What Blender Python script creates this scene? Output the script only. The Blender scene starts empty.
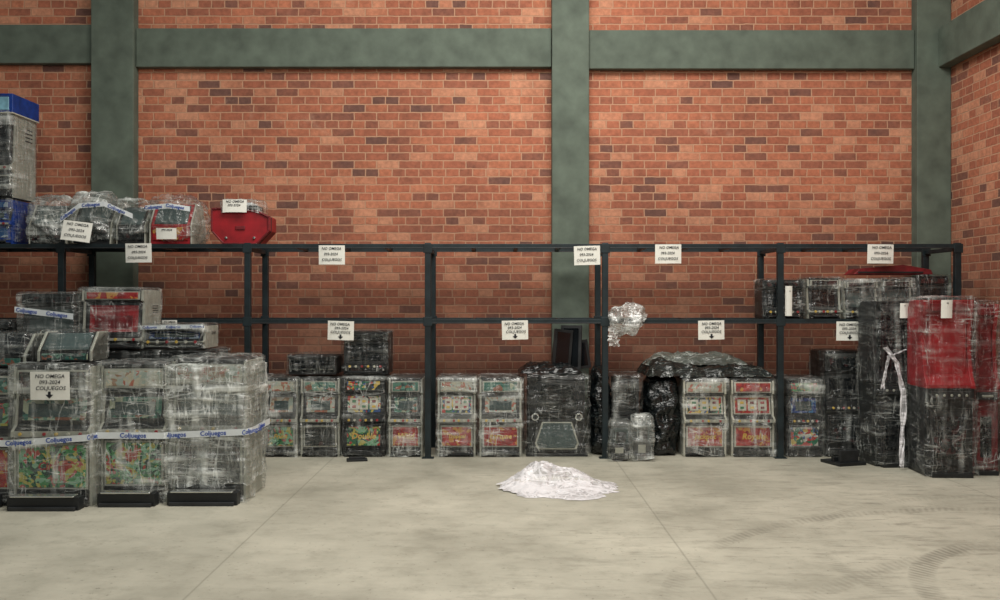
import bpy, bmesh, math, random
from mathutils import Vector, noise, Matrix, Euler
random.seed(7)
scene = bpy.context.scene
scene.view_settings.view_transform = 'Standard'

def lin(r, g, b):
    o = []
    for v in (r, g, b):
        v /= 255.0
        o.append(v/12.92 if v <= 0.04045 else ((v+0.055)/1.055)**2.4)
    return (o[0], o[1], o[2], 1.0)

# ------------------------------------------------------------ materials
def new_mat(name):
    m = bpy.data.materials.new(name); m.use_nodes = True
    nt = m.node_tree; nt.nodes.clear()
    out = nt.nodes.new('ShaderNodeOutputMaterial')
    return m, nt, out
def N(nt, t, **kw):
    n = nt.nodes.new(t)
    for k, v in kw.items(): setattr(n, k, v)
    return n
def ramp(nt, stops, interp='LINEAR'):
    r = nt.nodes.new('ShaderNodeValToRGB'); cr = r.color_ramp; cr.interpolation = interp
    while len(cr.elements) > 1: cr.elements.remove(cr.elements[-1])
    cr.elements[0].position = stops[0][0]; cr.elements[0].color = stops[0][1]
    for p, c in stops[1:]:
        e = cr.elements.new(p); e.color = c
    return r
def math_n(nt, op, a, b=None, c=None, clamp=False):
    n = nt.nodes.new('ShaderNodeMath'); n.operation = op; n.use_clamp = clamp
    for i, v in enumerate((a, b, c)):
        if v is None: continue
        if isinstance(v, (int, float)): n.inputs[i].default_value = v
        else: nt.links.new(v, n.inputs[i])
    return n.outputs[0]
def mixc(nt, fac, a, b, blend='MIX'):
    n = nt.nodes.new('ShaderNodeMix'); n.data_type = 'RGBA'; n.blend_type = blend
    for sock, v in ((n.inputs[0], fac), (n.inputs[6], a), (n.inputs[7], b)):
        if isinstance(v, (int, float)): sock.default_value = v
        elif isinstance(v, tuple): sock.default_value = v
        else: nt.links.new(v, sock)
    return n.outputs[2]

def simple(name, col, rough=0.5, metal=0.0, var=0.15, scale=12, bump=0.0, coat=0.0):
    m, nt, out = new_mat(name)
    p = N(nt, 'ShaderNodeBsdfPrincipled')
    tc = N(nt, 'ShaderNodeTexCoord')
    nz = N(nt, 'ShaderNodeTexNoise'); nz.inputs['Scale'].default_value = scale; nz.inputs['Detail'].default_value = 5
    nt.links.new(tc.outputs['Object'], nz.inputs['Vector'])
    c = lin(*col)
    d = tuple([x*(1-var*1.6) for x in c[:3]]+[1]); l = tuple([min(1, x*(1+var)) for x in c[:3]]+[1])
    r = ramp(nt, [(0.3, d), (0.7, l)])
    nt.links.new(nz.outputs[0], r.inputs[0]); nt.links.new(r.outputs[0], p.inputs['Base Color'])
    p.inputs['Roughness'].default_value = rough; p.inputs['Metallic'].default_value = metal
    p.inputs['Coat Weight'].default_value = coat
    if bump:
        b = N(nt, 'ShaderNodeBump'); b.inputs['Strength'].default_value = bump; b.inputs['Distance'].default_value = 0.01
        nt.links.new(nz.outputs[0], b.inputs['Height']); nt.links.new(b.outputs[0], p.inputs['Normal'])
    nt.links.new(p.outputs[0], out.inputs[0])
    return m

def brick_mat(name, axis):
    m, nt, out = new_mat(name)
    p = N(nt, 'ShaderNodeBsdfPrincipled')
    g = N(nt, 'ShaderNodeNewGeometry'); s = N(nt, 'ShaderNodeSeparateXYZ'); nt.links.new(g.outputs['Position'], s.inputs[0])
    cb = N(nt, 'ShaderNodeCombineXYZ')
    nt.links.new(s.outputs[axis], cb.inputs[0]); nt.links.new(s.outputs[2], cb.inputs[1])
    nz = N(nt, 'ShaderNodeTexNoise'); nz.inputs['Scale'].default_value = 9; nz.inputs['Detail'].default_value = 3
    nt.links.new(g.outputs['Position'], nz.inputs['Vector'])
    va = N(nt, 'ShaderNodeVectorMath', operation='MULTIPLY_ADD')
    nt.links.new(nz.outputs[1], va.inputs[0]); va.inputs[1].default_value = (0.018, 0.015, 0); nt.links.new(cb.outputs[0], va.inputs[2])
    b = N(nt, 'ShaderNodeTexBrick'); b.offset = 0.5; b.squash = 0.6; b.squash_frequency = 3
    nt.links.new(va.outputs[0], b.inputs['Vector'])
    b.inputs['Color1'].default_value = (0, 0, 0, 1); b.inputs['Color2'].default_value = (1, 1, 1, 1); b.inputs['Mortar'].default_value = (.5, .5, .5, 1)
    b.inputs['Scale'].default_value = 1; b.inputs['Mortar Size'].default_value = 0.008; b.inputs['Mortar Smooth'].default_value = 0.35
    b.inputs['Brick Width'].default_value = .25; b.inputs['Row Height'].default_value = 0.09; b.inputs['Bias'].default_value = 0
    n2 = N(nt, 'ShaderNodeTexNoise'); n2.inputs['Scale'].default_value = 0.8; n2.inputs['Detail'].default_value = 5; n2.inputs['Roughness'].default_value = .6
    nt.links.new(g.outputs['Position'], n2.inputs['Vector'])
    tint = math_n(nt, 'ADD', b.outputs['Color'], math_n(nt, 'MULTIPLY', math_n(nt, 'SUBTRACT', n2.outputs[0], .5), .7))
    r = ramp(nt, [(0.0, lin(118, 82, 72)), (0.08, lin(134, 87, 72)), (0.16, lin(154, 95, 74)), (0.4, lin(172, 103, 78)),
                  (0.75, lin(185, 115, 86)), (0.95, lin(200, 140, 110))])
    nt.links.new(tint, r.inputs[0])
    r2 = ramp(nt, [(0.32, (0.76, 0.75, 0.75, 1)), (0.64, (1.04, 1.04, 1.04, 1))]); nt.links.new(n2.outputs[0], r2.inputs[0])
    n3 = N(nt, 'ShaderNodeTexNoise'); n3.inputs['Scale'].default_value = 26; n3.inputs['Detail'].default_value = 6
    nt.links.new(g.outputs['Position'], n3.inputs['Vector'])
    r3 = ramp(nt, [(0.3, (0.76, 0.76, 0.76, 1)), (0.7, (1.12, 1.12, 1.12, 1))]); nt.links.new(n3.outputs[0], r3.inputs[0])
    c = mixc(nt, 1.0, r.outputs[0], r2.outputs[0], 'MULTIPLY')
    c = mixc(nt, 1.0, c, r3.outputs[0], 'MULTIPLY')
    c = mixc(nt, math_n(nt, 'MULTIPLY', b.outputs['Fac'], .8), c, lin(190, 150, 122))
    n7 = N(nt, 'ShaderNodeTexNoise'); n7.inputs['Scale'].default_value = 2.6; n7.inputs['Detail'].default_value = 9; n7.inputs['Roughness'].default_value = .7
    nt.links.new(g.outputs['Position'], n7.inputs['Vector'])
    r7 = ramp(nt, [(0.60, (0, 0, 0, 1)), (0.74, (1, 1, 1, 1))]); nt.links.new(n7.outputs[0], r7.inputs[0])
    c = mixc(nt, math_n(nt, 'MULTIPLY', r7.outputs[0], .3), c, lin(210, 174, 150))
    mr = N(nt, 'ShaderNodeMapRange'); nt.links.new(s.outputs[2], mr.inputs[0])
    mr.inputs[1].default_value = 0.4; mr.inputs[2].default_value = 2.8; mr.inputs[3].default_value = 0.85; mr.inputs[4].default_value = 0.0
    c = mixc(nt, math_n(nt, 'MULTIPLY', mr.outputs[0], r2.outputs[0]), c, lin(72, 52, 45))  # shade of the lower wall put into the brick colour, deepening towards the floor
    nt.links.new(c, p.inputs['Base Color']); p.inputs['Roughness'].default_value = 0.9
    inv = math_n(nt, 'SUBTRACT', 1.0, b.outputs['Fac'])
    bp = N(nt, 'ShaderNodeBump'); bp.inputs['Strength'].default_value = 0.6; bp.inputs['Distance'].default_value = 0.012
    h = math_n(nt, 'MULTIPLY_ADD', n3.outputs[0], 0.35, inv)
    nt.links.new(h, bp.inputs['Height']); nt.links.new(bp.outputs[0], p.inputs['Normal'])
    nt.links.new(p.outputs[0], out.inputs[0])
    return m

def floor_mat():
    m, nt, out = new_mat('polished_concrete_floor')
    p = N(nt, 'ShaderNodeBsdfPrincipled')
    g = N(nt, 'ShaderNodeNewGeometry'); s = N(nt, 'ShaderNodeSeparateXYZ'); nt.links.new(g.outputs['Position'], s.inputs[0])
    X, Y = s.outputs[0], s.outputs[1]
    n1 = N(nt, 'ShaderNodeTexNoise'); n1.inputs['Scale'].default_value = 0.9; n1.inputs['Detail'].default_value = 9; n1.inputs['Roughness'].default_value = 0.66
    nt.links.new(g.outputs['Position'], n1.inputs['Vector'])
    r1 = ramp(nt, [(0.3, lin(142, 140, 126)), (0.5, lin(168, 165, 150)), (0.72, lin(186, 182, 166))]); nt.links.new(n1.outputs[0], r1.inputs[0])
    c = r1.outputs[0]
    n2 = N(nt, 'ShaderNodeTexNoise'); n2.inputs['Scale'].default_value = 4; n2.inputs['Detail'].default_value = 10; n2.inputs['Roughness'].default_value = 0.75
    nt.links.new(g.outputs['Position'], n2.inputs['Vector'])
    r2 = ramp(nt, [(0.5, (0, 0, 0, 1)), (0.68, (1, 1, 1, 1))]); nt.links.new(n2.outputs[0], r2.inputs[0])
    c = mixc(nt, math_n(nt, 'MULTIPLY', r2.outputs[0], 0.45), c, lin(124, 121, 107))
    mp = N(nt, 'ShaderNodeMapping'); mp.inputs['Scale'].default_value = (1.2, 5, 1); mp.inputs['Rotation'].default_value = (0, 0, .35)
    nt.links.new(g.outputs['Position'], mp.inputs[0])
    n5 = N(nt, 'ShaderNodeTexNoise'); n5.inputs['Scale'].default_value = 2.2; n5.inputs['Detail'].default_value = 8; n5.inputs['Roughness'].default_value = .7
    nt.links.new(mp.outputs[0], n5.inputs['Vector'])
    side = N(nt, 'ShaderNodeMapRange'); nt.links.new(X, side.inputs[0]); side.inputs[1].default_value = -1; side.inputs[2].default_value = 2.5; side.inputs[3].default_value = .15; side.inputs[4].default_value = .65
    r5 = ramp(nt, [(0.52, (0, 0, 0, 1)), (0.66, (1, 1, 1, 1))]); nt.links.new(n5.outputs[0], r5.inputs[0])
    c = mixc(nt, math_n(nt, 'MULTIPLY', r5.outputs[0], side.outputs[0]), c, lin(118, 115, 103))
    n6 = N(nt, 'ShaderNodeTexNoise'); n6.inputs['Scale'].default_value = 32; n6.inputs['Detail'].default_value = 3
    nt.links.new(g.outputs['Position'], n6.inputs['Vector'])
    r6 = ramp(nt, [(0.66, (0, 0, 0, 1)), (0.72, (1, 1, 1, 1))]); nt.links.new(n6.outputs[0], r6.inputs[0])
    c = mixc(nt, math_n(nt, 'MULTIPLY', r6.outputs[0], 0.5), c, lin(92, 90, 80))
    wob = math_n(nt, 'MULTIPLY', math_n(nt, 'SUBTRACT', n2.outputs[0], 0.5), 0.014)
    for coord, pos in ((X, -1.67), (X, 1.14), (X, 3.95), (X, -4.5), (Y, 8.75), (Y, 4.1), (Y, -0.5)):
        d = math_n(nt, 'ABSOLUTE', math_n(nt, 'SUBTRACT', math_n(nt, 'ADD', coord, wob), pos))
        k = math_n(nt, 'SUBTRACT', 1.0, math_n(nt, 'DIVIDE', d, 0.010), clamp=True)
        c = mixc(nt, math_n(nt, 'MULTIPLY', k, 0.5 if coord is X else 0.3), c, lin(105, 104, 92))
    n3 = N(nt, 'ShaderNodeTexNoise'); n3.inputs['Scale'].default_value = 1.3; n3.inputs['Detail'].default_value = 6
    nt.links.new(g.outputs['Position'], n3.inputs['Vector'])
    for cx, cy, rad, wd, st in ((3.75, 5.0, 1.45, 0.08, .8), (3.9, 5.1, 1.05, 0.06, .75), (3.6, 4.6, 2.75, 0.07, .5), (4.6, 2.6, 3.9, 0.08, .35), (3.9, 5.9, 1.9, .06, .35)):
        dx = math_n(nt, 'SUBTRACT', X, cx); dy = math_n(nt, 'SUBTRACT', Y, cy)
        rr = math_n(nt, 'SQRT', math_n(nt, 'ADD', math_n(nt, 'MULTIPLY', dx, dx), math_n(nt, 'MULTIPLY', dy, dy)))
        band = math_n(nt, 'SUBTRACT', 1.0, math_n(nt, 'POWER', math_n(nt, 'DIVIDE', math_n(nt, 'ABSOLUTE', math_n(nt, 'SUBTRACT', rr, rad)), wd), 4), clamp=True)
        ang = math_n(nt, 'ARCTAN2', dy, dx)
        tread = math_n(nt, 'SINE', math_n(nt, 'ADD', math_n(nt, 'MULTIPLY', ang, 120 * rad), math_n(nt, 'MULTIPLY', rr, 60)))
        tread = math_n(nt, 'MULTIPLY_ADD', tread, .35, .6)
        msk = math_n(nt, 'MULTIPLY', math_n(nt, 'SUBTRACT', n3.outputs[0], 0.37, clamp=True), 5.0, clamp=True)
        msk = math_n(nt, 'MULTIPLY', msk, math_n(nt, 'MULTIPLY_ADD', n2.outputs[0], 1.0, .4))
        k = math_n(nt, 'MULTIPLY', math_n(nt, 'MULTIPLY', band, tread), math_n(nt, 'MULTIPLY', msk, st))
        c = mixc(nt, k, c, lin(104, 101, 90))
    nt.links.new(c, p.inputs['Base Color'])
    rr = ramp(nt, [(0.3, (.5, .5, .5, 1)), (0.7, (.72, .72, .72, 1))]); nt.links.new(n1.outputs[0], rr.inputs[0])
    nt.links.new(rr.outputs[0], p.inputs['Roughness'])
    bp = N(nt, 'ShaderNodeBump'); bp.inputs['Strength'].default_value = 0.15; bp.inputs['Distance'].default_value = 0.005
    nt.links.new(n2.outputs[0], bp.inputs['Height']); nt.links.new(bp.outputs[0], p.inputs['Normal'])
    nt.links.new(p.outputs[0], out.inputs[0])
    return m

def film_mat(name, haze=.12, crease=.45, gloss=.07, thr=.014, lo=.42, hi=.68, fold=.9, rough=.17, tint=(.96, .97, .965, 1), col=(222, 226, 222), base=.06, s0=.55, s1=.70):
    m, nt, out = new_mat(name)
    tc = N(nt, 'ShaderNodeTexCoord'); oi = N(nt, 'ShaderNodeObjectInfo')
    off = N(nt, 'ShaderNodeVectorMath', operation='SCALE'); off.inputs[0].default_value = (17, 31, 23)
    nt.links.new(oi.outputs['Random'], off.inputs['Scale'])
    add = N(nt, 'ShaderNodeVectorMath', operation='ADD'); nt.links.new(tc.outputs['Object'], add.inputs[0]); nt.links.new(off.outputs[0], add.inputs[1])
    def nse(scl, rot, sc, dist, det):
        mp = N(nt, 'ShaderNodeMapping'); mp.inputs['Scale'].default_value = scl; mp.inputs['Rotation'].default_value = rot
        nt.links.new(add.outputs[0], mp.inputs[0])
        nz = N(nt, 'ShaderNodeTexNoise'); nz.inputs['Scale'].default_value = sc; nz.inputs['Detail'].default_value = det; nz.inputs['Distortion'].default_value = dist
        nt.links.new(mp.outputs[0], nz.inputs['Vector'])
        return nz.outputs[0]
    def ridge(v, th):
        a = math_n(nt, 'ABSOLUTE', math_n(nt, 'SUBTRACT', v, 0.5))
        return math_n(nt, 'SUBTRACT', 1.0, math_n(nt, 'DIVIDE', a, th), clamp=True)
    A = nse((1.1, 1.1, .16), (0.35, 0.45, 0.2), 9, .2, 2.5)
    B = nse((.16, .16, 1.3), (0.05, 0.22, 0.0), 9, .15, 2.5)
    C = nse((1, 1, 1), (0, 0, 0), 7, .6, 3)
    n4 = nse((1, 1, 1), (0, 0, 0), 3.6, 0, 3)
    msk = ramp(nt, [(lo, (0, 0, 0, 1)), (hi, (1, 1, 1, 1))]); nt.links.new(n4, msk.inputs[0])
    rs = math_n(nt, 'MAXIMUM', ridge(A, thr), math_n(nt, 'MAXIMUM', ridge(B, thr), math_n(nt, 'MULTIPLY', ridge(C, thr), .5)))
    k1 = math_n(nt, 'MULTIPLY', math_n(nt, 'MULTIPLY', rs, math_n(nt, 'MULTIPLY_ADD', msk.outputs[0], .8, .2)), crease)
    sft = ramp(nt, [(s0, (0, 0, 0, 1)), (s1, (1, 1, 1, 1))]); nt.links.new(math_n(nt, 'MAXIMUM', A, B), sft.inputs[0])
    k2 = math_n(nt, 'MULTIPLY', math_n(nt, 'MULTIPLY_ADD', sft.outputs[0], .95, .05), math_n(nt, 'MULTIPLY', math_n(nt, 'MULTIPLY_ADD', msk.outputs[0], .8, .2), haze))
    k = math_n(nt, 'ADD', math_n(nt, 'ADD', k1, k2), base*.5, clamp=True)
    bp = N(nt, 'ShaderNodeBump'); bp.inputs['Strength'].default_value = fold; bp.inputs['Distance'].default_value = 0.045
    nt.links.new(math_n(nt, 'ADD', math_n(nt, 'ADD', A, B), math_n(nt, 'MULTIPLY', C, .7)), bp.inputs['Height'])
    tr = N(nt, 'ShaderNodeBsdfTransparent'); tr.inputs[0].default_value = tint
    gl = N(nt, 'ShaderNodeBsdfGlossy'); gl.inputs['Roughness'].default_value = rough; nt.links.new(bp.outputs[0], gl.inputs['Normal'])
    lw = N(nt, 'ShaderNodeLayerWeight'); lw.inputs[0].default_value = 0.2; nt.links.new(bp.outputs[0], lw.inputs['Normal'])
    f = math_n(nt, 'ADD', math_n(nt, 'MULTIPLY', lw.outputs['Fresnel'], 0.25), gloss, clamp=True)
    m1 = N(nt, 'ShaderNodeMixShader'); nt.links.new(f, m1.inputs[0]); nt.links.new(tr.outputs[0], m1.inputs[1]); nt.links.new(gl.outputs[0], m1.inputs[2])
    p = N(nt, 'ShaderNodeBsdfPrincipled'); p.inputs['Base Color'].default_value = lin(*col); p.inputs['Roughness'].default_value = 0.42
    nt.links.new(bp.outputs[0], p.inputs['Normal'])
    m2 = N(nt, 'ShaderNodeMixShader'); nt.links.new(k, m2.inputs[0]); nt.links.new(m1.outputs[0], m2.inputs[1]); nt.links.new(p.outputs[0], m2.inputs[2])
    nt.links.new(m2.outputs[0], out.inputs[0])
    return m

def tarp_mat(name, dark, light, thr=0.012, rough=0.22):
    m, nt, out = new_mat(name)
    tc = N(nt, 'ShaderNodeTexCoord')
    nz = N(nt, 'ShaderNodeTexNoise'); nz.inputs['Scale'].default_value = 9; nz.inputs['Detail'].default_value = 3; nz.inputs['Distortion'].default_value = .6
    mp = N(nt, 'ShaderNodeMapping'); mp.inputs['Scale'].default_value = (.5, 1, 1.6); mp.inputs['Rotation'].default_value = (0, .3, 0)
    nt.links.new(tc.outputs['Object'], mp.inputs[0]); nt.links.new(mp.outputs[0], nz.inputs['Vector'])
    a = math_n(nt, 'ABSOLUTE', math_n(nt, 'SUBTRACT', nz.outputs[0], 0.5))
    k = math_n(nt, 'SUBTRACT', 1.0, math_n(nt, 'DIVIDE', a, thr), clamp=True)
    p = N(nt, 'ShaderNodeBsdfPrincipled'); nt.links.new(mixc(nt, k, lin(*dark), lin(*light)), p.inputs['Base Color'])
    p.inputs['Roughness'].default_value = rough; p.inputs['Specular IOR Level'].default_value = .6
    b = N(nt, 'ShaderNodeBump'); b.inputs['Strength'].default_value = 1; b.inputs['Distance'].default_value = 0.05
    nt.links.new(nz.outputs[0], b.inputs['Height']); nt.links.new(b.outputs[0], p.inputs['Normal'])
    nt.links.new(p.outputs[0], out.inputs[0])
    return m

def art_mat(name, cols, scale=9, dull=.2):
    cols = [tuple(c*(1-dull)*.96+78*dull for c in cc) for cc in cols]
    m, nt, out = new_mat(name)
    tc = N(nt, 'ShaderNodeTexCoord'); oi = N(nt, 'ShaderNodeObjectInfo')
    off = N(nt, 'ShaderNodeVectorMath', operation='SCALE'); off.inputs[0].default_value = (7, 3, 11); nt.links.new(oi.outputs['Random'], off.inputs['Scale'])
    add = N(nt, 'ShaderNodeVectorMath', operation='ADD'); nt.links.new(tc.outputs['Object'], add.inputs[0]); nt.links.new(off.outputs[0], add.inputs[1])
    nz = N(nt, 'ShaderNodeTexNoise'); nz.inputs['Scale'].default_value = 5
    nt.links.new(add.outputs[0], nz.inputs['Vector'])
    va = N(nt, 'ShaderNodeVectorMath', operation='MULTIPLY_ADD'); nt.links.new(nz.outputs[1], va.inputs[0]); va.inputs[1].default_value = (.2, .2, .2); nt.links.new(add.outputs[0], va.inputs[2])
    def vor(sc, cs):
        v = N(nt, 'ShaderNodeTexVoronoi'); v.inputs['Scale'].default_value = sc; nt.links.new(va.outputs[0], v.inputs['Vector'])
        s = N(nt, 'ShaderNodeSeparateColor'); nt.links.new(v.outputs['Color'], s.inputs[0])
        r = ramp(nt, [(i/len(cs), lin(*c)) for i, c in enumerate(cs)], 'CONSTANT'); nt.links.new(s.outputs[0], r.inputs[0])
        return r.outputs[0], s.outputs[1], v
    c1, _, _ = vor(scale, cols)
    c2, g2, _ = vor(scale*3, cols[::-1])
    c = mixc(nt, math_n(nt, 'GREATER_THAN', g2, 0.55), c1, c2)
    p = N(nt, 'ShaderNodeBsdfPrincipled'); nt.links.new(c, p.inputs['Base Color']); p.inputs['Roughness'].default_value = 0.25
    nt.links.new(p.outputs[0], out.inputs[0])
    return m

M = {}
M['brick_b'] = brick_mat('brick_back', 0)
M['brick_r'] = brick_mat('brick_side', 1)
M['conc'] = simple('painted_concrete', (90, 101, 90), 0.8, 0, .18, 5, .4)
M['floor'] = floor_mat()
M['steel'] = simple('rack_steel', (28, 40, 44), 0.5, .3, .3, 8)
M['black'] = simple('black_paint', (20, 23, 25), 0.5, 0, .3)
M['black2'] = simple('dark_laminate', (33, 35, 37), 0.55, 0, .3)
M['silver'] = simple('brushed_aluminium', (168, 169, 158), 0.4, .2, .12)
M['chrome'] = simple('chrome_trim', (200, 202, 200), 0.2, .9, .08)
M['white'] = simple('white_plastic', (188, 186, 172), 0.4, 0, .06)
M['red'] = simple('red_paint', (152, 22, 32), 0.45, 0, .25, 6)
M['dred'] = simple('dark_red_paint', (110, 18, 26), 0.5, 0, .3)
M['blue'] = simple('blue_paint', (24, 58, 136), 0.35, 0, .25)
M['lblue'] = simple('pale_blue_plastic', (130, 180, 200), 0.35, 0, .2)
M['green'] = simple('green_paint', (52, 112, 72), .4)
M['yellow'] = simple('yellow_plastic', (206, 172, 76), .4, 0, .1)
M['screen'] = simple('dark_glass', (14, 18, 22), 0.12, 0, .3, 4)
M['gscreen'] = simple('grey_glass', (70, 84, 84), 0.15, 0, .25, 4)
M['paper'] = simple('paper_white', (226, 226, 218), .8, 0, .03)
M['ink'] = simple('black_ink', (22, 22, 30), .7, 0, 0)
M['binkt'] = simple('blue_ink', (28, 66, 150), .6, 0, 0)
M['tape'] = simple('white_tape', (214, 220, 222), .5, 0, .06)
M['film'] = film_mat('stretch_film', .3, .4, .025, base=.0)
M['filmm'] = film_mat('stretch_film_medium', .62, .5, .04, .015, .42, .64, base=.03)
M['filmh'] = film_mat('stretch_film_heavy', .85, .6, .06, .02, .36, .60, base=.12)
M['filmd'] = film_mat('stretch_film_on_dark', .5, .45, .03, .013, .46, .66, base=.0, s0=.57, s1=.72)
M['loose'] = film_mat('loose_clear_film', .7, .7, .08, .02, .35, .55, base=.22, rough=.22, col=(226, 228, 226))
M['wad'] = film_mat('crumpled_film', .9, .9, .05, .04, .25, .5, rough=.4, fold=.6, col=(218, 216, 219), base=.8)
M['tarp'] = tarp_mat('black_plastic_sheet', (14, 18, 20), (60, 68, 68))
M['gtarp'] = tarp_mat('grey_plastic_sheet', (98, 104, 98), (176, 182, 176), .02)
M['dtarp'] = tarp_mat('charcoal_sheet', (34, 39, 38), (100, 106, 100), .015)
ART = {
 'mix': art_mat('art_mixed', [(36, 120, 84), (206, 50, 44), (236, 200, 90), (40, 80, 150), (214, 216, 200), (30, 40, 40)], 12),
 'green': art_mat('art_green', [(24, 104, 60), (60, 150, 80), (200, 190, 90), (20, 60, 50), (190, 60, 50), (140, 200, 160)], 13, .2),
 'red': art_mat('art_red', [(176, 22, 28), (200, 40, 36), (150, 18, 24), (190, 30, 30), (168, 26, 28), (220, 150, 60)], 12),
 'pale': art_mat('art_pale', [(200, 202, 184), (178, 194, 182), (216, 208, 182), (174, 134, 104), (196, 104, 80), (208, 208, 200)], 12, .2),
 'blue': art_mat('art_blue', [(24, 64, 150), (60, 130, 190), (30, 40, 90), (170, 190, 210), (24, 56, 130), (40, 90, 150)], 9),
 'teal': art_mat('art_teal', [(46, 110, 98), (110, 156, 136), (34, 66, 62), (180, 188, 160), (70, 130, 112), (150, 90, 66)], 10),
 'dark': art_mat('art_dark', [(16, 20, 24), (24, 30, 34), (38, 42, 44), (20, 24, 26), (60, 30, 32), (16, 20, 22)], 9, .05),
}

# ------------------------------------------------------------ mesh builder
class MB:
    def __init__(s): s.v = []; s.f = []; s.m = []; s.mats = []
    def mi(s, m):
        if m not in s.mats: s.mats.append(m)
        return s.mats.index(m)
    def poly(s, pts, mat):
        b = len(s.v); s.v += [tuple(p) for p in pts]; s.f.append(list(range(b, b+len(pts)))); s.m.append(s.mi(mat))
    def box(s, x0, x1, y0, y1, z0, z1, mat, T=None):
        P = [Vector(p) for p in ((x0, y0, z0), (x1, y0, z0), (x1, y1, z0), (x0, y1, z0), (x0, y0, z1), (x1, y0, z1), (x1, y1, z1), (x0, y1, z1))]
        if T is not None: P = [T @ p for p in P]
        b = len(s.v); s.v += [tuple(p) for p in P]; k = s.mi(mat)
        for q in ((0, 3, 2, 1), (4, 5, 6, 7), (0, 1, 5, 4), (1, 2, 6, 5), (2, 3, 7, 6), (3, 0, 4, 7)):
            s.f.append([b+i for i in q]); s.m.append(k)
    def prism(s, prof, x0, x1, mat, axis='X'):
        n = len(prof); b = len(s.v)
        if axis == 'X': s.v += [(x0, y, z) for y, z in prof] + [(x1, y, z) for y, z in prof]
        else: s.v += [(x, x0, z) for x, z in prof] + [(x, x1, z) for x, z in prof]
        k = s.mi(mat)
        s.f.append([b+i for i in range(n)]); s.m.append(k)
        s.f.append([b+n+i for i in reversed(range(n))]); s.m.append(k)
        for i in range(n):
            j = (i+1) % n; s.f.append([b+i, b+n+i, b+n+j, b+j]); s.m.append(k)
    def cyl(s, c, r, l, mat, n=12, axis='Y'):
        b = len(s.v); k = s.mi(mat)
        for e in (0, l):
            for i in range(n):
                a = 2*math.pi*i/n; u, w = r*math.cos(a), r*math.sin(a)
                s.v.append((c[0]+u, c[1]+e, c[2]+w) if axis == 'Y' else (c[0]+u, c[1]+w, c[2]+e))
        s.f.append([b+i for i in range(n)]); s.m.append(k); s.f.append([b+n+i for i in range(n)][::-1]); s.m.append(k)
        for i in range(n):
            j = (i+1) % n; s.f.append([b+i, b+j, b+n+j, b+n+i]); s.m.append(k)
    def build(s, name, loc=(0, 0, 0), rot=(0, 0, 0), bevel=0.0, parent=None, smooth=False):
        me = bpy.data.meshes.new(name); me.from_pydata(s.v, [], s.f)
        for m in s.mats: me.materials.append(m)
        for i, p in enumerate(me.polygons): p.material_index = s.m[i]; p.use_smooth = smooth
        bm = bmesh.new(); bm.from_mesh(me); bmesh.ops.recalc_face_normals(bm, faces=bm.faces); bm.to_mesh(me); bm.free()
        o = bpy.data.objects.new(name, me); scene.collection.objects.link(o)
        o.location = loc; o.rotation_euler = rot
        if parent: o.parent = parent
        if bevel:
            md = o.modifiers.new('bevel', 'BEVEL'); md.width = bevel; md.segments = 2; md.limit_method = 'ANGLE'; md.angle_limit = math.radians(40)
        return o

def text(body, size, loc, mat, parent=None, rot=(math.pi/2, 0, 0), name='lettering', shear=0, align='CENTER', bold=0.0):
    c = bpy.data.curves.new(name, 'FONT'); c.body = body; c.size = size; c.align_x = align; c.align_y = 'CENTER'; c.extrude = 0.0006
    c.shear = shear; c.offset = bold; c.resolution_u = 2
    c.materials.append(mat)
    o = bpy.data.objects.new(name, c); scene.collection.objects.link(o)
    o.location = loc; o.rotation_euler = rot
    if parent: o.parent = parent
    return o

def rid(p, f, o=3):
    s = 0; a = 1; t = 0
    for i in range(o):
        s += a*(1-2*abs(noise.noise(p*f))); t += a; a *= .5; f *= 2.1
    return s/t

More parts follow.
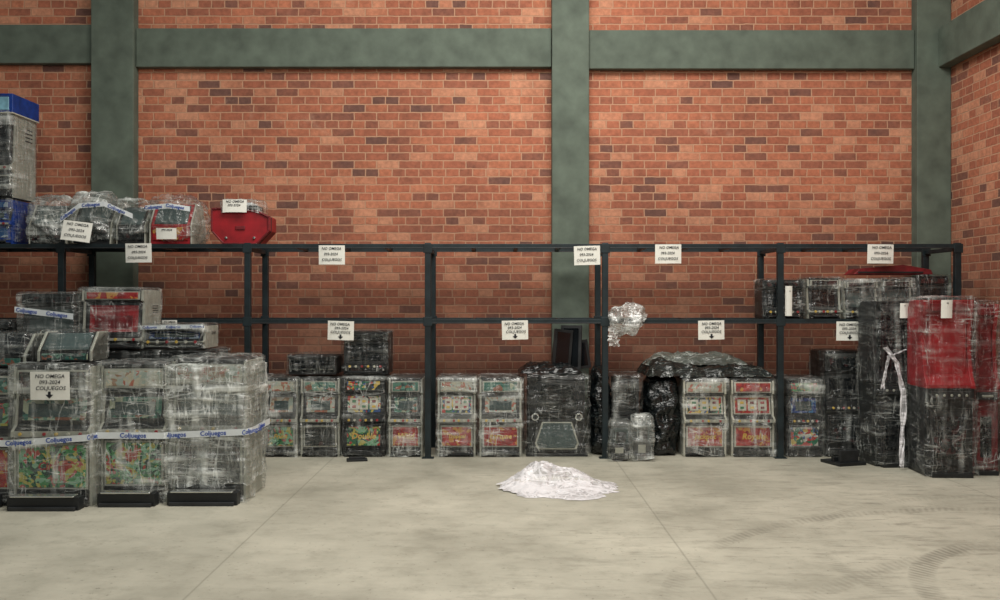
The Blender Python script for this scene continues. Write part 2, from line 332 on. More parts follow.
def wrap(parent, w, d, h, mat, seed=0, off=0.012, amp=0.012, ctr=(0, 0), z0=0.02, name='plastic_wrap', taper=0.0):
    """stretch film pulled around a cabinet (sides and top)"""
    hw, hd = w/2+off, d/2+off; r = 0.035; pts = []
    def seg(a, b, n):
        for i in range(n):
            t = i/n; pts.append((a[0]+(b[0]-a[0])*t, a[1]+(b[1]-a[1])*t))
    def arc(cx, cy, a0):
        for i in range(4):
            a = a0+(math.pi/2)*i/4; pts.append((cx+r*math.cos(a), cy+r*math.sin(a)))
    nx = max(6, int(w/.035)); ny = max(5, int(d/.06))
    seg((-hw+r, -hd), (hw-r, -hd), nx); arc(hw-r, -hd+r, -math.pi/2)
    seg((hw, -hd+r), (hw, hd-r), ny); arc(hw-r, hd-r, 0)
    seg((hw-r, hd), (-hw+r, hd), nx); arc(-hw+r, hd-r, math.pi/2)
    seg((-hw, hd-r), (-hw, -hd+r), ny); arc(-hw+r, -hd+r, math.pi)
    n = len(pts); nz = max(6, int(h/.035)); so = Vector((seed*3.7, seed*1.3, seed*2.1)); V = []; F = []
    for j in range(nz+1):
        t = j/nz
        for (x, y) in pts:
            z = z0+(h+off-z0)*t
            sc = 1-taper*t
            p = Vector((x, y, z))+so
            q = Vector((p.x+.5*z, p.y, p.z*.6))
            dd = amp*rid(q, 5.5, 3)
            if j == 0: z += .05*noise.noise(p*6)
            V.append((x*sc*(1+dd/hw*.9), y*sc*(1+dd/hd*.9), z))
    for k, sc in enumerate((.93, .7, .4, .12)):
        for (x, y) in pts:
            p = Vector((x*sc, y*sc, h))+so
            V.append((x*sc*(1-taper), y*sc*(1-taper), h+off+.004+amp*.8*(rid(p, 7, 2)+.3)))
    rows = nz+5
    for j in range(rows-1):
        for i in range(n):
            a = j*n+i; b = j*n+(i+1) % n; F.append((a, b, b+n, a+n))
    F.append([(rows-1)*n+i for i in range(n)])
    me = bpy.data.meshes.new(name); me.from_pydata([(x+ctr[0], y+ctr[1], z) for x, y, z in V], [], F); me.materials.append(mat)
    for p in me.polygons: p.use_smooth = True
    o = bpy.data.objects.new(name, me); scene.collection.objects.link(o)
    if parent: o.parent = parent
    return o

def blob(name, loc, dims, mat, seed=0, amp=.04, sub=4, p=3.0, rot=0, parent=None, freq=4, smooth=False, flat=True):
    bm = bmesh.new(); bmesh.ops.create_icosphere(bm, subdivisions=sub, radius=1)
    so = Vector((seed*5.1, seed*2.7, seed*1.9))
    for v in bm.verts:
        n = v.co.normalized()
        s = 1/((abs(n.x)**p+abs(n.y)**p+abs(n.z)**p)**(1/p))
        q = Vector((n.x*s*dims[0]/2, n.y*s*dims[1]/2, n.z*s*dims[2]/2))
        dd = amp*(rid(q+so, freq, 4)-.3)
        q += n*dd
        if flat: q.z = max(q.z, -dims[2]/2)
        v.co = q + Vector((0, 0, dims[2]/2))
    me = bpy.data.meshes.new(name); bm.to_mesh(me); bm.free(); me.materials.append(mat)
    for f in me.polygons: f.use_smooth = smooth
    o = bpy.data.objects.new(name, me); scene.collection.objects.link(o); o.location = loc; o.rotation_euler = (0, 0, rot)
    if parent: o.parent = parent
    return o

def draped(name, loc, w, d, h, mat, seed, rot=0):
    """folded sheet lying loosely: rumpled top with sagging ragged edges"""
    nx, ny = int(w/.018), int(d/.025); V = []; F = []
    for j in range(ny+1):
        for i in range(nx+1):
            u, v = i/nx*2-1, j/ny*2-1
            p = Vector((u*w/2, v*d/2, seed*2.3))
            e = max(abs(u)**5, abs(v)**5)
            z = h*(1-e)*(.62+.35*noise.noise(p*3.2))+.055*rid(Vector((p.x*.8, p.y*1.6, p.z)), 7, 3)*(1-e*.6)
            x = p.x*(1+.10*noise.noise(Vector((v*2, seed, 0))))+.02*noise.noise(p*9)
            y = p.y*(1+.12*noise.noise(Vector((u*3, seed, 5))))+.02*noise.noise(p*8+Vector((4, 4, 4)))
            V.append((x, y, max(.004, z)))
    n = nx+1
    for j in range(ny):
        for i in range(nx):
            a = j*n+i; F.append((a, a+1, a+n+1, a+n))
    me = bpy.data.meshes.new(name); me.from_pydata(V, [], F); me.materials.append(mat)
    for f in me.polygons: f.use_smooth = True
    o = bpy.data.objects.new(name, me); scene.collection.objects.link(o); o.location = loc; o.rotation_euler = (0, 0, rot)
    return o

# ------------------------------------------------------------ room
b = MB(); b.box(-9, 7, -4, 11.2, -.2, 0, M['floor']); b.build('floor')
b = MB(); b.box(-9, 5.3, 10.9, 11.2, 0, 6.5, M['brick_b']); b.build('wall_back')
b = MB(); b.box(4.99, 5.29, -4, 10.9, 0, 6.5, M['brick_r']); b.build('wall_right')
for nm, x0, x1 in (('trim_1', -4.52, -4.05), ('trim_2', .575, .985), ('trim_3', 4.61, 4.985)):
    b = MB(); b.box(x0, x1, 10.74, 10.898, 0, 6.5, M['conc']); b.build(nm, bevel=.008)
for nm, x0, x1, dz in (('trim_4', -9, -4.525, .04), ('trim_5', -4.045, .57, .0), ('trim_6', .99, 4.605, -.02)):
    b = MB(); b.box(x0, x1, 10.80, 10.898, 4.17+dz, 4.60+dz, M['conc']); b.build(nm, bevel=.008)
b = MB(); b.box(4.84, 4.988, -4, 10.73, 4.15, 4.58, M['conc']); b.build('trim_7', bevel=.008)

# ------------------------------------------------------------ rack
RX = [-8.0, -6.18, -4.38, -2.52, -.72, 1.05, 2.80, 4.57]
RF, RB = 9.72, 10.45
b = MB(); ps = .03
for x in RX:
    for y in (RF, RB):
        b.box(x-ps, x+ps, y-ps, y+ps, 0, 2.15, M['steel'])
        b.box(x-.06, x+.06, y-.05, y+.05, 0, .008, M['steel'])
        for z in (1.37, 2.1):
            b.box(x-.045, x+.045, y-ps-.006, y-ps, z-.05, z+.04, M['steel'])
    for z in (1.355, 2.09):
        b.box(x-.02, x+.02, RF+ps, RB-ps, z-.02, z+.02, M['steel'])
for z in (1.37, 2.12):
    for y in (RF, RB):
        b.box(RX[0], RX[-1], y-.028, y+.028, z-.02, z+.02, M['steel'])
        b.box(RX[0], RX[-1], y-.034, y-.028, z-.026, z-.016, M['black2'])
for i in range(len(RX)-1):
    for k in (1, 2, 3):
        x = RX[i]+(RX[i+1]-RX[i])*k/4
        for z in (1.372, 2.122):
            b.box(x-.02, x+.02, RF+.02, RB-.02, z-.016, z+.016, M['steel'])
b.build('steel_storage_rack', bevel=.003)
SH1, SH2 = 1.392, 2.142

# ------------------------------------------------------------ slot machines
cnt = [0]
def slot_machine(x, y, z, w, h, d, frame='silver', art='mix', belly='red', title=None, film='film', rot=0, screen='reels', top='pale',
                 name='slot_machine', tcol='yellow', body='black', tilt=0, amp=.012, deck=.47):
    cnt[0] += 1; sd = cnt[0]
    B = MB(); bd = M[body]; fr = M[frame]; hw = w/2
    dk = deck*h
    prof = [(.05, 0), (.05, dk-.05*h), (.0, dk-.02*h), (.0, dk+.02*h), (.06, dk+.06*h), (.09, .79*h), (.045, .82*h), (.055, h), (d, h), (d, 0)]
    B.prism([(a, c) for a, c in prof], -hw+.018, hw-.018, bd)
    prof2 = [(a-.012 if a < d*.6 else a, c) for a, c in prof]
    B.prism(prof2, -hw, -hw+.02, fr); B.prism(prof2, hw-.02, hw, fr)
    B.box(-hw+.02, hw-.02, .0, .06, 0, .035*h, M['black'])
    B.box(-hw+.05, hw-.05, -.012, .0, .01, .085*h, M['black2'])
    B.box(-hw+.05, hw-.05, -.012, .055, .01, .022, M['chrome'])
    z0, z1 = .12*h, dk-.07*h
    B.box(-hw+.03, hw-.03, .032, .055, z0, z1, fr)
    B.box(-hw+.045, hw-.045, .026, .034, z0+.015, z1-.015, ART.get(belly, ART['red']))
    B.box(-hw+.02, hw-.02, -.006, .004, dk-.022*h, dk+.02*h, M['silver'] if frame != 'black' else M['black2'])
    nb = 6
    for i in range(nb):
        bx = -hw+.07+(w-.14)*i/(nb-1)
        B.cyl((bx, -.016, dk), .013, .012, [M['yellow'], M['white'], M['red']][i % 3], 10)
    s0, s1 = dk+.075*h, .78*h
    T = Matrix.Translation((0, .072, s0)) @ Matrix.Rotation(-math.atan2(.03, s1-s0), 4, 'X')
    L = s1-s0
    B.box(-hw+.03, hw-.03, -.014, .03, 0, L, M['black2'] if screen != 'reels' else fr, T)
    if screen == 'reels':
        B.box(-hw+.045, hw-.045, -.018, -.01, L*.06, L*.94, ART[art], T)
        gw = (w-.17)/3
        for i in range(3):
            gx = -hw+.07+i*(gw+.015)
            B.box(gx, gx+gw, -.024, -.012, L*.2, L*.82, M['white'], T)
            for k in range(2):
                B.box(gx+gw*.28, gx+gw*.72, -.027, -.02, L*(.30+.28*k), L*(.30+.28*k+.13), [M['red'], M['green'], M['yellow'], M['dred']][(i+k+sd) % 4], T)
    elif screen == 'dark':
        B.box(-hw+.055, hw-.055, -.02, -.01, L*.08, L*.92, M['screen'], T)
    elif screen == 'grey':
        B.box(-hw+.055, hw-.055, -.02, -.01, L*.08, L*.92, M['gscreen'], T)
    elif screen == 'redflat':
        B.box(-hw+.055, hw-.055, -.02, -.01, L*.08, L*.92, M['red'], T)
        B.box(-hw+.10, hw-.10, -.024, -.018, L*.2, L*.6, M['dred'], T)
    else:
        B.box(-hw+.055, hw-.055, -.02, -.01, L*.08, L*.92, ART[screen], T)
        B.box(-hw+.10, hw-.10, -.024, -.018, L*.2, L*.72, M['gscreen'], T)
    B.box(-hw+.03, hw-.03, .03, .06, .835*h, .975*h, fr)
    B.box(-hw+.045, hw-.045, .024, .034, .85*h, .96*h, ART[top])
    B.box(-hw+.01, hw-.01, .04, d-.01, h-.002, h+.010, bd)
    B.cyl((hw-.045, .015, dk-.09*h), .012, .02, M['chrome'])
    for i in range(4):
        B.box(hw-.001, hw+.003, d*.55, d*.85, h*(.6+.04*i), h*(.615+.04*i), M['black2'])
    o = B.build(name, (x, y, z), (tilt, 0, rot), bevel=.004)
    if title:
        text(title, min(.085, (w-.12)/len(title)*1.6), (0, .024, (z0+z1)/2), M[tcol], o, name='title_lettering', shear=.2, bold=.002)
    if film:
        wrap(o, w, d+.02, h, M[film], sd, ctr=(0, d/2-.012), amp=amp)
    return o

P = lambda px: (px-500)/99.0
FR = 9.79
WS = 'wrapped_slot_machine'
row = [
 (225, 262, .78, 'silver', 'mix', 'red', None, 'filmm', 'reels', 'pale'),
 (263, 298, .78, 'silver', 'pale', 'green', 'Fruits', 'filmm', 'pale', 'pale'),
 (300, 340, .78, 'silver', 'teal', 'dark', None, 'filmm', 'pale', 'teal'),
 (342, 385, .79, 'black', 'mix', 'green', 'Double', 'film', 'reels', 'mix'),
 (388, 423, .78, 'silver', 'teal', 'red', 'Wild', 'filmm', 'teal', 'teal'),
 (437, 476, .78, 'silver', 'mix', 'red', 'Tropical', 'filmm', 'reels', 'pale'),
 (479, 522, .78, 'silver', 'pale', 'red', 'Fortune', 'filmm', 'pale', 'teal'),
 (683, 727, .77, 'white', 'mix', 'red', 'Jackpot', 'filmm', 'reels', 'pale'),
 (731, 775, .77, 'white', 'red', 'red', 'Royale', 'filmm', 'reels', 'red'),
 (786, 823, .77, 'black', 'mix', 'mix', None, 'filmm', 'blue', 'green'),
]
for a, c, h, fr, art, be, ti, fi, sc, tp in row:
    slot_machine((P(a)+P(c))/2, FR, 0, P(c)-P(a)-.01, h, .55, fr, art, be, ti, fi, 0, sc, tp, name=WS)
slot_machine(P(365), FR+.04, .825, .45, .42, .5, 'black', 'dark', 'dark', None, 'filmd', 0, 'dark', 'dark', name=WS, deck=.2)
B = MB(); B.box(-.24, .24, 0, .45, 0, .17, M['black']); B.box(-.22, .22, -.01, 0, .03, .14, M['screen']); B.box(-.245, .245, -.005, .455, .17, .185, M['black2'])
for i in range(5): B.box(-.2+.09*i, -.15+.09*i, -.014, -.01, .05, .06, M['chrome'])
o = B.build('wrapped_control_unit', (P(312), FR+.05, .825), bevel=.005); wrap(o, .5, .47, .19, M['filmd'], 3, ctr=(0, .225), amp=.006)

# central wrapped bundle: dark monitor housings in one wrap
B = MB()
B.box(-.29, .29, .10, .56, 0, .8, M['black'])
B.box(-.31, .31, .0, .5, 0, .03, M['black2'])
for zc, hh, ww in ((.42, .34, .56), (.04, .33, .52)):
    up = zc > .2
    pr = [(-ww*.34, zc+hh), (ww*.34, zc+hh), (ww*.5, zc+.07), (ww*.44, zc), (-ww*.44, zc), (-ww*.5, zc+.07)]
    B.prism(pr, .02, .10, M['black'] if up else M['black2'], axis='Y')
    B.prism([(x*.86, zc+.03+(z-zc)*.84) for x, z in pr], .012, .022, M['black2'] if up else M['silver'], axis='Y')
    B.prism([(x*.78, zc+.045+(z-zc)*.76) for x, z in pr], .006, .014, M['screen'] if up else M['gscreen'], axis='Y')
for sx in (-.22, .22):
    B.cyl((sx, -.01, .40), .04, .03, M['chrome'], 16); B.cyl((sx, -.014, .40), .025, .01, M['black'], 16)
o = B.build('wrapped_monitor_housings', (P(557), FR+.02, 0), bevel=.005)
wrap(o, .62, .6, .80, M['filmd'], 91, ctr=(0, .27), amp=.03)
o = bpy.data.objects.new('folded_display_panels', None); scene.collection.objects.link(o); o.location = (P(574), 10.0, .86)
for i, (ang, ww, hh, mt) in enumerate(((.25, .20, .42, 'black'), (-.3, .22, .46, 'black2'), (.2, .26, .30, 'black'))):
    B = MB(); B.box(-ww/2, ww/2, 0, .03, 0, hh, M[mt]); B.box(-ww/2+.03, ww/2-.03, -.004, 0, .03, hh-.03, M['screen'])
    B.build('panel_%d' % (i+1), (-.12+.10*i, .06*i, 0), (-.1, .12*(1-i), ang), bevel=.003, parent=o)
draped('black_plastic_sheet', (P(550), 10.05, .83), .62, .5, .10, M['tarp'], 3)
blob('black_plastic_sheet', (P(602), 10.12, .0), (.16, .5, .86), M['tarp'], 4, .08, 5, smooth=True, p=4, freq=5)
B = MB(); B.box(-.13, .13, 0, .4, 0, .4, M['black']); B.box(-.1, .1, -.01, 0, .05, .35, M['screen']); B.box(-.12, .12, .0, .38, .41, .78, M['black2']); B.box(-.09, .09, -.008, 0, .45, .74, M['screen'])
o = B.build('wrapped_monitor_stack', (P(628), FR+.1, 0), bevel=.006); wrap(o, .28, .42, .8, M['filmd'], 12, ctr=(0, .2), amp=.02)
def small_bundle(x, y, w, d, h, seed, name='wrapped_component_bundle', film='filmm'):
    o = bpy.data.objects.new(name, None); scene.collection.objects.link(o); o.location = (x, y, 0)
    B = MB(); B.box(-w*.40, w*.40, -d*.38, d*.38, .02, h*.45, M['black2']); B.box(-w*.34, w*.34, -d*.33, d*.33, h*.47, h*.86, M['gscreen']); B.box(-w*.34, w*.1, -d*.40, -d*.38, .08, h*.38, M['silver'])
    B.box(-w*.27, w*.24, -d*.36, -d*.33, h*.52, h*.80, M['black'])
    B.build('components', (0, 0, 0), (0, 0, .12), bevel=.005, parent=o)
    wrap(o, w, d, h, M[film], seed, ctr=(0, 0), amp=.035, taper=.12)
    return o
small_bundle(P(617), FR-.20, .19, .2, .36, 5)
small_bundle(P(639), FR-.17, .17, .2, .42, 8, film='filmh')
blob('black_plastic_sheet', (P(664), FR+.3, 0), (.30, .5, .78), M['tarp'], 6, .10, 5, smooth=True, p=4, freq=5)
draped('folded_tarpaulin', (P(672), 10.06, .80), .55, .5, .20, M['dtarp'], 9, rot=.1)
draped('folded_tarpaulin', (P(728), 10.06, .79), .95, .5, .14, M['dtarp'], 10)
draped('folded_tarpaulin', (P(700), 10.10, .90), 1.05, .34, .15, M['gtarp'], 11, rot=-.04)

# ------------------------------------------------------------ left pile (front row)
slot_machine(-4.08, 7.46, 0, .66, 1.02, .6, 'silver', 'green', 'red', None, 'filmm', 0, 'green', 'teal', name=WS, deck=.5)
slot_machine(-3.43, 7.42, 0, .60, 1.07, .58, 'silver', 'teal', 'green', 'Circus', 'filmm', 0, 'teal', 'dark', name=WS, deck=.52, tcol='red')
slot_machine(-2.86, 7.56, 0, .52, 1.07, .58, 'silver', 'teal', 'green', None, 'filmm', 0, 'teal', 'pale', name=WS, deck=.52)
o = slot_machine(-2.29, 7.62, 0, .58, 1.10, .56, 'silver', 'teal', 'dark', None, 'filmm', 0, 'grey', 'pale', name=WS, deck=.52, amp=.03)
wrap(o, .60, .60, 1.04, M['filmh'], 77, ctr=(0, .27), amp=.035, z0=.14, name='outer_wrap')
for px, yy, w in ((-4.08, 7.33, .56), (-3.43, 7.29, .54), (-2.86, 7.43, .44), (-2.29, 7.47, .54)):
    B = MB(); B.box(-w/2, w/2, 0, .1, 0, .1, M['black']); B.box(-w/2+.03, w/2-.03, -.02, .07, .1, .115, M['chrome']); B.box(-w/2+.02, w/2-.02, -.03, 0, .0, .03, M['black2'])
    B.build('coin_tray', (px, yy, 0), bevel=.005)
for i, x in enumerate((-4.62, -4.0, -3.38, -2.78)):
    slot_machine(x, 8.3, 0, .6, 1.13, .58, 'black', 'dark', 'dark', None, 'film', 0, 'dark', 'dark', name=WS)
slot_machine(-3.30, 8.25, 1.165, .52, .50, .5, 'silver', 'red', 'dark', None, 'film', .03, 'redflat', 'red', name=WS, deck=.16)
slot_machine(-3.85, 8.27, 1.165, .50, .46, .5, 'black', 'dark', 'dark', None, 'filmm', -.08, 'grey', 'dark', name=WS, deck=.16)
slot_machine(-2.80, 8.3, 1.165, .54, .19, .45, 'silver', 'blue', 'dark', None, 'filmd', .02, 'blue', 'dark', name=WS, deck=.3)
slot_machine(-4.45, 8.3, 1.165, .55, .22, .5, 'black', 'dark', 'dark', None, 'filmd', .0, 'dark', 'dark', name=WS, deck=.3)
def display_head(x, y, z, w, h, d, rot, gl, seed):
    B = MB()
    B.prism([(0, 0), (0, h*.35), (d*.45, h), (d, h), (d, 0)], -w/2, w/2, M['black'])
    for s in (-1, 1):
        a, c = sorted((s*w/2, s*(w/2-.02))); B.prism([(-.01, 0), (-.01, h*.37), (d*.43, h*1.04), (d, h*1.04), (d, 0)], a, c, M['silver'])
    B.prism([(-.004, h*.42), (d*.42, h*1.0), (d*.43, h*.97), (.01, h*.38)], -w*.42, w*.42, M[gl])
    B.box(-w*.42, w*.42, -.012, 0, h*.06, h*.28, ART['teal'])
    o = B.build('wrapped_display_head', (x, y, z), (0, 0, rot), bevel=.004)
    wrap(o, w, d, h, M['filmd'], seed, ctr=(0, d/2), amp=.015)
display_head(-3.40, 7.60, 1.10, .42, .22, .34, .05, 'gscreen', 51)
display_head(-3.98, 7.66, 1.05, .5, .25, .34, -.04, 'screen', 52)

def tape(name, pts, hgt, word, size, step):
    B = MB(); n = len(pts)
    for i in range(n-1):
        a, c = pts[i], pts[i+1]
        B.poly([(a[0], a[1], a[2]-hgt/2), (c[0], c[1], c[2]-hgt/2), (c[0], c[1], c[2]+hgt/2), (a[0], a[1], a[2]+hgt/2)], M['tape'])
    o = B.build(name, smooth=True)
    acc = step*.4
    for i in range(n-1):
        a, c = Vector(pts[i]), Vector(pts[i+1]); L = (c-a).length
        while acc < L:
            p = a+(c-a)*(acc/L)
            ang = math.atan2(c.y-a.y, c.x-a.x); roll = -math.atan2(c.z-a.z, math.hypot(c.x-a.x, c.y-a.y))
            t = text(word, size, (0, 0, 0), M['binkt'], o, name='tape_lettering', bold=.001)
            R = Matrix.Rotation(ang, 4, 'Z') @ Matrix.Rotation(roll, 4, 'Y') @ Matrix.Rotation(math.pi/2, 4, 'X')
            off = Vector((math.sin(ang), -math.cos(ang), 0))*.004
            t.matrix_local = Matrix.Translation(p+off) @ R
            acc += step
        acc -= L
    return o
tape('printed_tape', [(-4.4, 7.40, .50), (-3.74, 7.385, .49), (-3.13, 7.375, .535), (-3.11, 7.5, .535), (-2.6, 7.52, .53), (-2.58, 7.545, .53), (-1.97, 7.555, .555), (-1.94, 7.6, .56), (-1.94, 8.2, .56)], .05, 'Coljuegos', .05, .31)
tape('printed_tape', [(-4.1, 8.21, 1.50), (-3.6, 8.20, 1.44)], .05, 'Coljuegos', .045, .26)
tape('printed_tape', [(-3.06, 8.27, 1.345), (-2.53, 8.28, 1.355)], .035, 'Coljuegos', .03, .2)

# ------------------------------------------------------------ top shelf (left)
PT = lambda px: (px-500)/99.6
slot_machine(-5.20, 9.76, SH2, .58, .44, .5, 'blue', 'blue', 'blue', None, 'film', 0, 'blue', 'blue', name=WS, body='blue')
o = slot_machine(-5.20, 9.76, SH2+.47, .60, 1.0, .5, 'silver', 'teal', 'dark', None, 'filmm', 0, 'dark', 'blue', name=WS, deck=.3, body='black2')
B = MB(); B.box(-.325, .325, -.035, .525, .84, 1.035, M['blue']); B.box(-.29, .29, -.043, -.035, .87, 1.0, M['lblue']); B.box(-.327, .327, -.037, .527, .835, .85, M['white']); B.build('marquee', parent=o, bevel=.004)

def bundle(x, w, h, seed, film='filmm', inner='dark', body='black', tilt=0.0):
    o = bpy.data.objects.new('wrapped_equipment_bundle', None); scene.collection.objects.link(o); o.location = (x, 9.80, SH2)
    B = MB()
    B.prism([(0, 0), (0, h*.40), (.16, h*.86), (.36, h*.86), (.46, h*.4), (.46, 0)], -w*.40, w*.40, M[body])
    for s in (-1, 1):
        a, c = sorted((s*w*.40, s*w*.43)); B.prism([(-.01, 0), (-.01, h*.42), (.155, h*.88), (.36, h*.88), (.47, h*.4), (.47, 0)], a, c, M['silver'])
    B.box(-w*.36, w*.36, -.012, .0, h*.08, h*.36, ART[inner])
    B.prism([(-.002, h*.44), (.145, h*.84), (.16, h*.83), (.015, h*.41)], -w*.33, w*.33, M['gscreen'])
    B.build('cabinet', (0, 0, 0), (0, tilt, 0), parent=o, bevel=.006)
    blob('plastic_wrap', (0, .23, 0), (w, .56, h), M[film], seed, .09, 5, 3.6, parent=o, smooth=True, freq=4.5)
    return o
bundle(-4.56, .44, .47, 21, 'filmh', 'dark')
bundle(-4.12, .46, .52, 22, 'filmh', 'dark', tilt=.06)
bundle(-3.72, .34, .45, 23, 'filmm', 'dark')
bundle(-3.32, .50, .48, 24, 'filmm', 'red', 'red')
tape('printed_tape', [(-4.4, 9.72, 2.38), (-4.2, 9.70, 2.52), (-3.95, 9.70, 2.54), (-3.68, 9.74, 2.42)], .05, 'Coljuegos', .045, .26)
tape('printed_tape', [(-3.55, 9.72, 2.50), (-3.3, 9.70, 2.52), (-3.1, 9.72, 2.49)], .05, 'Coljuegos', .045, .22)
# red polygonal hopper box
B = MB()
octo = [(-.17, 0), (.17, 0), (.29, .13), (.29, .27), (.17, .33), (-.24, .36), (-.29, .35), (-.29, .13)]
B.prism(octo, 0, .3, M['red'], axis='Y')
def ring(sc, y0, y1, mat):
    o2 = [(x*sc, .17+(z-.17)*sc) for x, z in octo]; i2 = [(x*(sc-.07), .17+(z-.17)*(sc-.09)) for x, z in octo]
    n = len(octo)
    for i in range(n):
        j = (i+1) % n; B.prism([o2[i], o2[j], i2[j], i2[i]], y0, y1, mat, axis='Y')
ring(1.02, -.015, .0, M['dred'])
B.prism([(x*1.02, .17+(z-.17)*1.02) for x, z in octo], .06, .075, M['black'], axis='Y')
B.box(-.14, .16, .05, .28, .35, .39, M['black']); B.box(-.12, .1, .06, .25, .39, .42, M['tape'])
for sx in (-.14, .14): B.cyl((sx, -.02, .06), .014, .02, M['chrome'])
B.box(-.05, .05, -.012, 0, .14, .18, M['dred'])
o = B.build('red_hopper_box', (PT(241), 9.74, SH2), bevel=.008)
wrap(o, .36, .30, .42, M['filmm'], 31, ctr=(0, .15), amp=.02, z0=.32)

# ------------------------------------------------------------ mid shelf, right bay
mid = [(764, 805, .38, 'black', 'dark', 'filmd'), (809, 843, .40, 'silver', 'dark', 'film'), (846, 880, .38, 'silver', 'grey', 'filmm'),
       (883, 915, .39, 'silver', 'grey', 'filmm'), (918, 951, .42, 'black', 'dark', 'film')]
for a, c, h, fr, sc, fi in mid:
    slot_machine((PT(a)+PT(c))/2, 9.78, SH1, PT(c)-PT(a), h, .34, fr, 'dark', 'dark', None, fi, 0, sc, 'dark', name=WS, deck=.18)
B = MB()
B.prism([(-.40, 0), (.40, 0), (.38, .05), (.1, .10), (-.34, .06)], 0, .3, M['dred'], axis='Y')
B.box(-.36, .3, -.01, 0, .012, .03, M['black'])
B.build('red_topper_panel', (PT(895), 9.80, SH1+.445), bevel=.006)

# ------------------------------------------------------------ right group
slot_machine(P(845), FR, 0, .40, 1.05, .5, 'black', 'dark', 'dark', None, 'filmd', 0, 'dark', 'dark', name=WS)
def tall_cabinet(name, x, y, w, h, d, col, rot=0, film='film', low=None, screen='screen', seed=0):
    B = MB(); hw = w/2; c = M[col]; lc = M[low or col]
    hb = .5*h
    B.prism([(.03, 0), (.03, hb*.85), (0, hb*.9), (0, hb), (d, hb), (d, 0)], -hw, hw, lc)
    top = [(.0, hb), (.0, hb+.03)] + [(.02+.08*math.sin(math.pi*t/10), hb+.03+(h-hb-.03)*t/10) for t in range(1, 10)] + [(.03, h), (d*.85, h), (d, h-.08), (d, hb)]
    B.prism(top, -hw+.01, hw-.01, c)
    for s in (-1, 1):
        x0, x1 = sorted((s*(hw-.03), s*(hw+.006)))
        B.prism([(a-.014 if a < .2 else a, z) for a, z in top], x0, x1, M['black2'] if col == 'black' else M['red'])
    T = Matrix.Translation((0, .07, hb+.12)) @ Matrix.Rotation(-.02, 4, 'X')
    B.box(-hw+.05, hw-.05, -.02, .03, 0, h-hb-.24, M[screen], T)
    B.box(-hw+.05, hw-.05, .0, .05, h-.10, h-.03, M['dred'] if col != 'black' else M['black2'])
    B.box(-hw+.04, hw-.04, .01, .04, hb*.12, hb*.75, M['black2'] if low != 'dred' else M['dred'])
    B.box(-hw+.07, hw-.07, .0, .012, hb*.2, hb*.68, ART['dark'] if low else M['screen'])
    B.box(-hw+.03, hw-.03, -.03, .03, hb*.88, hb*.97, M['black2'])
    for i in range(5): B.cyl((-hw+.08+(w-.16)*i/4, -.042, hb*.925), .013, .014, M['silver'], 10)
    B.box(-hw+.03, hw-.03, -.06, .05, 0, .04, M['black'])
    o = B.build(name, (x, y, 0), (0, 0, rot), bevel=.006)
    if film: wrap(o, w, d+.04, h, M[film], 60+seed, ctr=(0, d/2-.01), amp=.026)
    return o
TC = 'wrapped_tall_slot_cabinet'
tall_cabinet(TC, 3.78, 9.22, .42, 1.57, .38, 'black', .10, 'filmd', seed=1)
tall_cabinet(TC, 4.02, 8.68, .42, 1.58, .45, 'red', -.05, 'filmd', low='black', screen='red', seed=2)
tall_cabinet(TC, 4.40, 8.80, .24, 1.54, .45, 'dred', -.05, 'filmd', low='dred', screen='dred', seed=3)
small_bundle(4.70, 8.70, .22, .34, .8, 41, film='filmh')
def strip(name, pts, wd, mat, seed):
    B = MB(); n = 40
    P3 = [Vector(p) for p in pts]
    rows = []
    for i in range(n+1):
        t = i/n*(len(P3)-1); k = min(int(t), len(P3)-2); f = t-k; c = P3[k].lerp(P3[k+1], f)
        rw = []
        for j in range(7):
            u = (j/6-.5)*wd*(1+.6*noise.noise(Vector((i*.2, seed, 0))))
            q = Vector((c.x+u, c.y+.03*noise.noise(Vector((j*.9, i*.25, seed))), c.z+.02*noise.noise(Vector((j*.5, i*.2, seed+4)))))
            rw.append(q)
        rows.append(rw)
    for i in range(n):
        for j in range(6): B.poly([rows[i][j], rows[i][j+1], rows[i+1][j+1], rows[i+1][j]], mat)
    return B.build(name)
strip('hanging_plastic_film', [(3.60, 9.08, 1.14), (3.70, 9.06, 1.0), (3.76, 9.06, .7), (3.74, 9.04, .3), (3.72, 9.01, .03)], .05, M['wad'], 3)
strip('hanging_plastic_film', [(3.57, 9.08, .75), (3.62, 9.06, 1.05), (3.78, 9.06, 1.12)], .03, M['wad'], 5)
B = MB(); B.box(-.15, .15, 0, .3, 0, .03, M['black']); B.box(-.1, .1, .05, .09, .03, .14, M['black2']); B.box(-.13, .13, .12, .16, .03, .07, M['black'])
B.build('metal_bracket', (3.36, 9.25, 0), (0, 0, .3), bevel=.003)
B = MB(); B.box(-.1, .1, 0, .12, 0, .02, M['black']); B.box(-.08, .08, .03, .06, .02, .04, M['black2']); B.build('metal_bracket', (P(362), 9.5, 0), (0, 0, .2), bevel=.003)

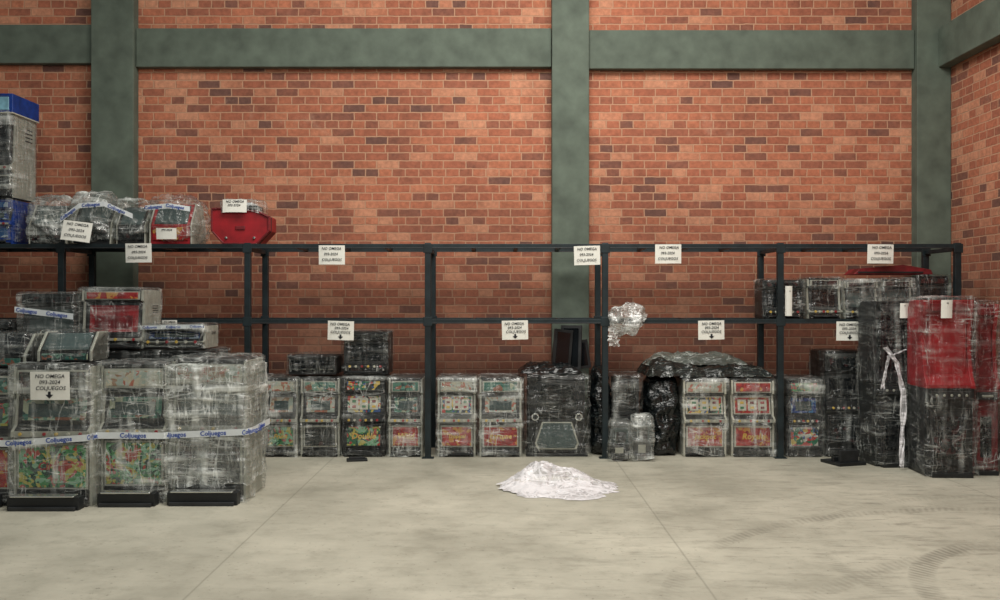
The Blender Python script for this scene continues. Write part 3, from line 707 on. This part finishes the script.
# ------------------------------------------------------------ paper signs
def sign(x, y, z, w=.26, h=.19, arrow=False, rot=(0, 0, 0), lines=('NO OMEGA', '093-2024', 'COLJUEGOS')):
    B = MB(); n = 6
    for i in range(n):
        u0, u1 = i/n-.5, (i+1)/n-.5
        f = lambda u: .012*(u*2)**2
        B.poly([(u0*w, f(u0), -h/2), (u1*w, f(u1), -h/2), (u1*w, f(u1)*.3, h/2), (u0*w, f(u0)*.3, h/2)], M['paper'])
    o = B.build('paper_sign', (x, y, z), rot, smooth=True)
    top = h*.33; gap = h*(.21 if arrow else .29)
    for i, l in enumerate(lines):
        text(l, h*.19*(w/h/1.37), (random.uniform(-.01, .01), -.003, top-gap*i), M['ink'], o, name='handwriting', bold=.0003, shear=.15)
    if arrow:
        A = MB(); zb = -h*.45; A.poly([(0, -.004, zb), (h*.14, -.004, zb+h*.14), (h*.05, -.004, zb+h*.14), (h*.05, -.004, zb+h*.25), (-h*.05, -.004, zb+h*.25), (-h*.05, -.004, zb+h*.14), (-h*.14, -.004, zb+h*.14)], M['ink'])
        A.build('arrow', parent=o)
    return o
PR = lambda px: (px-500)/100.4
ys = 9.665
for px, py, ar in ((139, 253, 0), (332, 255, 0), (587, 255.5, 0), (668, 254, 0), (880, 254, 0), (341, 330.5, 1), (515, 330, 1), (711, 330, 1), (849, 331, 1)):
    sign(PR(px), ys, 1.58-(py-300)/100.4, arrow=bool(ar), rot=(0, random.uniform(-.03, .03), 0))
sign(PR(170), ys, 1.33, .15, .1)
sign(PR(80), 9.60, 2.26, .28, .2, rot=(-.2, .12, .1))
sign(PR(167), 9.66, 2.24, .2, .11, lines=('093-2024',))
sign(PR(234), 9.70, 2.52, .24, .13, lines=('NO OMEGA', '093-2024'), rot=(-.15, 0, 0))
sign(-3.41, 7.36, .93, .30, .215, arrow=True)
sign(3.95, 8.59, 1.50, .10, .16, lines=('OK',)); sign(3.80, 9.12, 1.48, .09, .14, lines=('12',))
sign(PR(790), 9.72, 1.57, .07, .3, lines=('093',))

# ------------------------------------------------------------ loose plastic
def wad(name, loc, rx, ry, h, seed, mat):
    V = []; F = []; R, A = 44, 150
    for i in range(R+1):
        for j in range(A):
            t = i/R; a = 2*math.pi*j/A
            ol = 1+.34*noise.noise(Vector((math.cos(a)*1.6, math.sin(a)*1.6, seed)))+.16*noise.noise(Vector((math.cos(a)*6, math.sin(a)*6, seed)))
            x = rx*ol*t*math.cos(a); y = ry*ol*t*math.sin(a)
            p = Vector((x, y, seed))
            xc = (x+.08)/rx; yc = (y-.1)/ry
            env = math.exp(-2.4*(xc*xc+yc*yc))
            z = h*env*(.8+.6*noise.noise(p*3.5))+(.03+.08*env)*max(0, rid(p, 3.6, 3)+.1)*(1-t**6)
            V.append((x+.03*noise.noise(p*11), y+.03*noise.noise(p*10+Vector((3, 3, 3))), max(.003, z)))
    for i in range(R):
        for j in range(A):
            k = (j+1) % A; F.append((i*A+j, i*A+k, (i+1)*A+k, (i+1)*A+j))
    me = bpy.data.meshes.new(name); me.from_pydata(V, [], F); me.materials.append(mat)
    for f in me.polygons: f.use_smooth = True
    o = bpy.data.objects.new(name, me); scene.collection.objects.link(o); o.location = loc
    return o
wad('crumpled_plastic_film', (.49, 8.15, 0), .51, .40, .14, 3, M['wad'])
blob('draped_plastic_film', (1.26, 9.72, 1.28), (.32, .22, .22), M['loose'], 51, .14, 5, 2.2, freq=4.5, flat=False, smooth=True)
strip('hanging_plastic_film', [(1.16, 9.66, 1.42), (1.12, 9.66, 1.22), (1.14, 9.66, 1.12)], .10, M['loose'], 9)
strip('hanging_plastic_film', [(1.40, 9.66, 1.44), (1.34, 9.66, 1.32), (1.20, 9.66, 1.26)], .14, M['loose'], 19)

# ------------------------------------------------------------ lights / world
w = bpy.data.worlds.new('world'); scene.world = w; w.use_nodes = True
wn = w.node_tree; bg = wn.nodes['Background']
tc = wn.nodes.new('ShaderNodeTexCoord'); sp = wn.nodes.new('ShaderNodeSeparateXYZ'); wn.links.new(tc.outputs['Generated'], sp.inputs[0])
wr = ramp(wn, [(0.0, (.12, .12, .11, 1)), (.18, (.16, .17, .16, 1)), (.45, (.34, .37, .36, 1)), (1.0, (.5, .54, .52, 1))])
wn.links.new(sp.outputs[2], wr.inputs[0]); wn.links.new(wr.outputs[0], bg.inputs[0]); bg.inputs[1].default_value = .5
def area(name, loc, target, sx, sy, power, col):
    l = bpy.data.lights.new(name, 'AREA'); l.shape = 'RECTANGLE'; l.size = sx; l.size_y = sy; l.energy = power; l.color = col
    o = bpy.data.objects.new(name, l); scene.collection.objects.link(o); o.location = loc
    o.rotation_euler = (Vector(target)-Vector(loc)).to_track_quat('-Z', 'Y').to_euler()
area('skylight_lamp', (.6, 6.7, 6.6), (.6, 7.1, 0), 4, 2.6, 480, (1, .96, .89))
area('softbox_lamp', (.4, -1, 6), (.4, 10.9, 3.0), 5, 3, 315, (1, .96, .89))  # unseen softbox added behind the camera for film highlights and wall fill

# ------------------------------------------------------------ camera
cam = bpy.data.cameras.new('camera'); cam.lens = 35; cam.sensor_width = 36
co = bpy.data.objects.new('camera', cam); scene.collection.objects.link(co); co.location = (0, 0, 1.58); co.rotation_euler = (math.pi/2, 0, 0)
scene.camera = co
